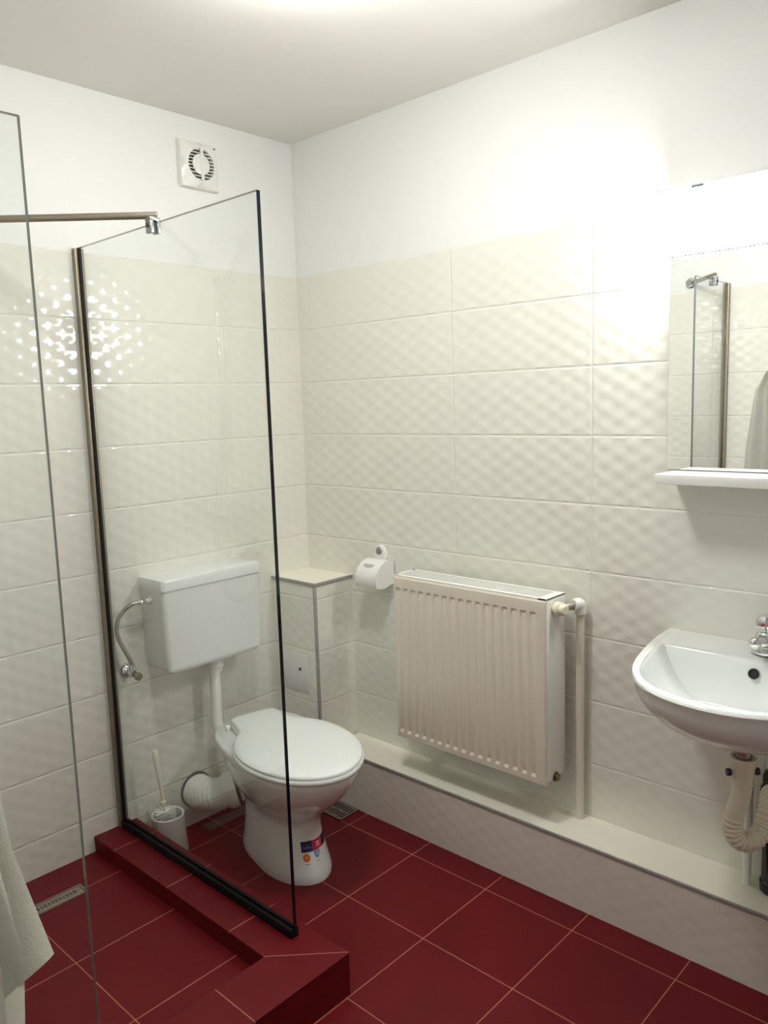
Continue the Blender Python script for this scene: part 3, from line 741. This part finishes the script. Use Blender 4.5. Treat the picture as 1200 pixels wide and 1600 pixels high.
# inner bowl: start behind the tap deck
def iring(su, sv, z, v0, zs): return sring(su, sv, z, v0, zs)
rings += [iring(0.90, 0.935, RZ+0.003, 0.012, SL), iring(0.865, 0.705, RZ+0.003, 0.118, SL), iring(0.848, 0.692, RZ+0.001, 0.122, SL), iring(0.832, 0.677, RZ-0.006, 0.126, SL), iring(0.80, 0.650, RZ-0.026, 0.131, SL*0.8), iring(0.72, 0.585, RZ-0.065, 0.140, 0),
          iring(0.60, 0.47, RZ-0.100, 0.155, 0), iring(0.42, 0.35, RZ-0.125, 0.175, 0), iring(0.20, 0.18, RZ-0.137, 0.205, 0), iring(0.10, 0.09, RZ-0.139, 0.225, 0)]
loft(bm, rings, True, True, closed=True)
obj('basin_body', bm, CERAM, st, ang=50)
bm = bmesh.new(); lathe(bm, (-0.1385, -1.768, RZ-0.0345), (-0.93, 0, 0.36), [(0, 0.013), (0.0025, 0.013), (0.003, 0.010), (0.0005, 0.0095)], 24)
obj('overflow_hole', bm, DARKH, st)
bm = bmesh.new(); lathe(bm, (-0.243, SY, RZ-0.139), (0, 0, 1), [(0, 0.022), (0.004, 0.021), (0.005, 0.012)], 24)
obj('drain_ring', bm, CHROME, st)
# tap
ft_ = thing('basin_tap', (-0.068, SY-0.004, RZ), 'chrome single lever mixer tap on the basin deck', 'tap')
TB = Vector((-0.068, SY-0.004, RZ+0.003))
bm = bmesh.new(); lathe(bm, TB, (0, 0, 1), [(0, 0.036), (0.006, 0.036), (0.009, 0.031), (0.014, 0.030), (0.018, 0.0295), (0.044, 0.028), (0.052, 0.023), (0.056, 0.018), (0.060, 0.018)], 28)
obj('tap_body', bm, CHROME, ft_)
bm = bmesh.new(); tube(bm, crom([TB+Vector((-0.015, 0, 0.032)), TB+Vector((-0.045, 0, 0.042)), TB+Vector((-0.070, 0, 0.047)), TB+Vector((-0.084, 0, 0.046))], 6), 0.0125, 18, rf=lambda i: 0.014-0.00008*i)
lathe(bm, TB+Vector((-0.088, 0, 0.046)), (0, 0, -1), [(-0.014, 0.004), (-0.011, 0.010), (-0.004, 0.0142), (0.004, 0.0145), (0.010, 0.0120), (0.013, 0.010)], 18)
obj('spout', bm, CHROME, ft_)
bm = bmesh.new(); hc = TB+Vector((0.0, 0, 0.060))
lathe(bm, hc, (0, 0, 1), [(0, 0.019), (0.005, 0.026), (0.022, 0.0275), (0.032, 0.023), (0.038, 0.010)], 28)
tube(bm, crom([hc+Vector((0.0, 0, 0.026)), hc+Vector((-0.004, -0.02, 0.034)), hc+Vector((-0.010, -0.05, 0.040)), hc+Vector((-0.014, -0.072, 0.044))], 5), 0.008, 14)
hn = obj('lever', bm, CHROME, ft_)
bm = bmesh.new(); lathe(bm, hc+Vector((-0.0265, 0.002, 0.016)), (-1, 0.08, 0.1), [(0, 0.0045), (0.002, 0.004)], 14)
obj('red_dot', bm, mat('red marker', (0.45, 0.01, 0.04), 0.3), hn)
# trap under the basin
wt2 = thing('basin_trap', (-0.2, SY, 0.4), 'white ribbed flexible waste trap under the basin', 'waste trap')
bm = bmesh.new(); lathe(bm, (-0.2, SY, 0.6775), (0, 0, -1), [(0, 0.023), (0.006, 0.024), (0.012, 0.018), (0.065, 0.018)], 20)
obj('tail_piece', bm, STEEL, wt2)
bm = bmesh.new(); lathe(bm, (-0.2, SY, 0.626), (0, 0, -1), [(0.004, 0.021), (0, 0.024), (0, 0.030), (0.004, 0.031), (0.020, 0.030), (0.030, 0.026), (0.075, 0.023)], 24)
cl = obj('trap_collar', bm, CREAMP, wt2)
for s_ in (-1, 1):
    bm = bmesh.new(); q = Vector((-0.2, SY+s_*0.0, 0.59)) + (R2*s_*0.029); q.z = 0.588
    lathe(bm, q, R2*s_, [(0, 0.008), (0.004, 0.010), (0.010, 0.009)], 10)
    obj('clamp_screw', bm, mat('dark violet screw', (0.03, 0.02, 0.035), 0.3), cl)
bm = bmesh.new()
tp = crom([(-0.2, SY, 0.56), (-0.202, -1.766, 0.52), (-0.207, -1.755, 0.475), (-0.207, -1.752, 0.44), (-0.200, -1.762, 0.412), (-0.180, -1.780, 0.402), (-0.155, -1.797, 0.412), (-0.137, -1.806, 0.435), (-0.125, -1.808, 0.465), (-0.105, -1.806, 0.490), (-0.078, -1.803, 0.498)], 14)
nT = len(tp)
tube(bm, tp, 0.02, 24, rf=lambda i: 0.0225 if i < 30 else 0.0235+0.0022*math.sin(i*PI/2.5))
obj('ribbed_hose', bm, CREAMP, wt2, ang=70)
bm = bmesh.new(); lathe(bm, (-0.084, -1.803, 0.498), (1, 0, 0), [(0, 0.026), (0.004, 0.029), (0.030, 0.029)], 20)
obj('black_sleeve', bm, BLACKPIPE, wt2)
bm = bmesh.new(); lathe(bm, (-0.046, -1.803, 0.211), (0, 0, 1), [(0, 0.027), (0.006, 0.032), (0.030, 0.033), (0.034, 0.029), (0.22, 0.028), (0.26, 0.029), (0.265, 0.033), (0.315, 0.033), (0.325, 0.029), (0.332, 0.015)], 28)
tag(obj('drain_pipe', bm, BLACKPIPE), 'black vertical plastic pipe standing on the ledge under the basin', 'pipe')
bm = bmesh.new()
tube(bm, crom([(-0.050, -1.738, 0.2107), (-0.050, -1.738, 0.36), (-0.052, -1.738, 0.45), (-0.058, -1.742, 0.54), (-0.064, -1.752, 0.66), (-0.066, -1.765, 0.70)], 8), 0.011, 14)
tag(obj('supply_pipe', bm, PLAST), 'thin white supply pipe rising from the ledge behind the trap', 'pipe')

# ------------------------------------------------------------------ mirror, shelf, lamp
MY0, MY1 = -2.085, -1.487
mt = thing('wall_mirror', (-0.006, -1.786, 1.62), 'large rectangular wall mirror above the basin shelf', 'mirror')
obj('mirror_glass', B(-0.0125, -0.0120, MY0+0.001, MY1-0.001, 1.296, 1.949), MIRR, mt, smooth=False)
obj('backing', B(-0.0119, -0.0005, MY0, MY1, 1.295, 1.950), mat('grey mirror backing', (0.55, 0.56, 0.54), 0.3), mt, smooth=False)
bm = bmesh.new(); box(bm, -0.0155, -0.0125, -1.507, -1.497, 1.937, 1.956)
obj('mirror_clip', bm, CHROME, mt, bev=0.001)
bm = bmesh.new(); yA, yB = -1.503, -2.07
box(bm, -0.124, -0.0005, yB, yA, 1.2665, 1.2925)
tag(obj('wall_shelf', bm, mat('white shelf', (0.84, 0.84, 0.82), 0.25), bev=0.002), 'white narrow shelf directly under the mirror', 'shelf')
lm = thing('mirror_lamp', (-0.04, -1.67, 1.92), 'bright glowing white lamp fixed above the mirror', 'lamp')
bm = bmesh.new(); box(bm, -0.024, -0.013, -1.85, -1.487, 1.848, 2.000); box(bm, -0.013, -0.0005, -1.85, -1.487, 1.952, 2.000); box(bm, -0.100, -0.0005, -1.85, -1.480, 1.9965, 2.0015)
obj('housing', bm, mat('white lamp housing', (0.80, 0.80, 0.80), 0.4), lm, bev=0.0006)
bm = bmesh.new()
pf = [(-0.0245, 1.848), (-0.0245, 1.962), (-0.066, 1.962), (-0.077, 1.956), (-0.082, 1.945), (-0.082, 1.866), (-0.077, 1.854), (-0.066, 1.848)]
prism_y(bm, pf, -1.845, -1.490)
obj('diffuser', bm, mat('lit diffuser', (0.9, 0.9, 0.9), 0.4, emit=((1.0, 0.99, 0.955), MIRROR_LAMP)), lm, ang=30)['label'] = 'glowing white diffuser'
bm = bmesh.new(); box(bm, -0.099, -0.090, -1.604, -1.574, 1.991, 1.9962)
obj('switch', bm, mat('blue grey switch', (0.12, 0.16, 0.26), 0.4), lm)

cl_ = thing('ceiling_lamp', (-0.88, -1.06, CE), 'round white ceiling lamp just above the frame', 'lamp')
bm = bmesh.new(); lathe(bm, (-0.88, -1.06, CE-0.0005), (0, 0, -1), [(0, 0.15), (0.02, 0.15), (0.022, 0.145)], 48)
obj('lamp_base', bm, PLAST, cl_)
bm = bmesh.new(); lathe(bm, (-0.88, -1.06, CE-0.0225), (0, 0, -1), [(0, 0.14), (0.02, 0.138), (0.04, 0.12), (0.055, 0.08), (0.06, 0.02)], 48)
obj('lamp_dome', bm, mat('lit dome', (0.9, 0.9, 0.9), 0.4, emit=((1.0, 0.99, 0.955), CEIL_LAMP)), cl_)

# ------------------------------------------------------------------ towel on its hook
tk = thing('wall_hook', (XL, -1.20, 1.56), 'small metal hook on the left wall holding the towel', 'hook')
bm = bmesh.new(); lathe(bm, (XL+0.0005, -1.20, 1.56), (1, 0, 0), [(0, 0.02), (0.004, 0.02), (0.006, 0.008)], 20)
tube(bm, crom([(XL+0.004, -1.20, 1.56), (XL+0.03, -1.20, 1.553), (XL+0.05, -1.20, 1.558), (XL+0.055, -1.20, 1.58)], 5), 0.005, 10)
obj('hook_arm', bm, CHROME, tk)
def towel_layer(prof, nf, amp, x0, ph, thick):
    """prof rows: z, y far side, y near side; folds run down the cloth"""
    bm = bmesh.new(); nu = 60; rows = []
    zz = [q[0] for q in prof]
    M_ = 30
    for j in range(M_+1):
        t = j/M_*(len(prof)-1); i = min(int(t), len(prof)-2); k = t-i
        k = k*k*(3-2*k)*0.3 + k*0.7
        z, a, b = [p+(q-p)*k for p, q in zip(prof[i][:3], prof[i+1][:3])]
        sl_ = prof[i][3]+(prof[i+1][3]-prof[i][3])*k
        w_ = j/M_
        row = []
        for iu in range(nu+1):
            u = iu/nu
            fold = math.sin(u*nf*2*PI+ph+0.6*math.sin(3*w_))*amp*(0.35+0.65*w_) + 0.3*amp*math.sin(u*nf*5.1+ph*2)
            row.append((x0 + fold, a+(b-a)*u, z - sl_*(1-u)))
        rows.append(row)
    VV = [[bm.verts.new(q) for q in r] for r in rows]
    for a, b in zip(VV, VV[1:]):
        for i in range(nu): bm.faces.new((a[i], a[i+1], b[i+1], b[i]))
    bmesh.ops.solidify(bm, geom=bm.faces[:], thickness=thick)
    return bm
tw = thing('towel', (-1.77, -1.25, 1.0), 'white towel hanging at the left edge of the photo', 'towel')
obj('front_fold', towel_layer([(1.585, -1.185, -1.215, 0.0), (1.50, -1.14, -1.26, 0), (1.25, -1.11, -1.34, 0), (1.06, -1.10, -1.375, 0), (0.95, -1.09, -1.395, 0.0), (0.848, -1.08, -1.484, 0.42)], 2.2, 0.020, -1.760, 0.4, 0.006), TOWEL, tw, ang=80)
obj('back_fold', towel_layer([(1.57, -1.19, -1.21, 0.0), (1.40, -1.12, -1.30, 0), (1.05, -1.09, -1.36, 0), (0.84, -1.07, -1.46, 0), (0.76, -1.06, -1.44, 0.0), (0.60, -1.05, -1.40, 0.0)], 2.0, 0.010, -1.778, 1.7, 0.006), TOWEL, tw, ang=80)
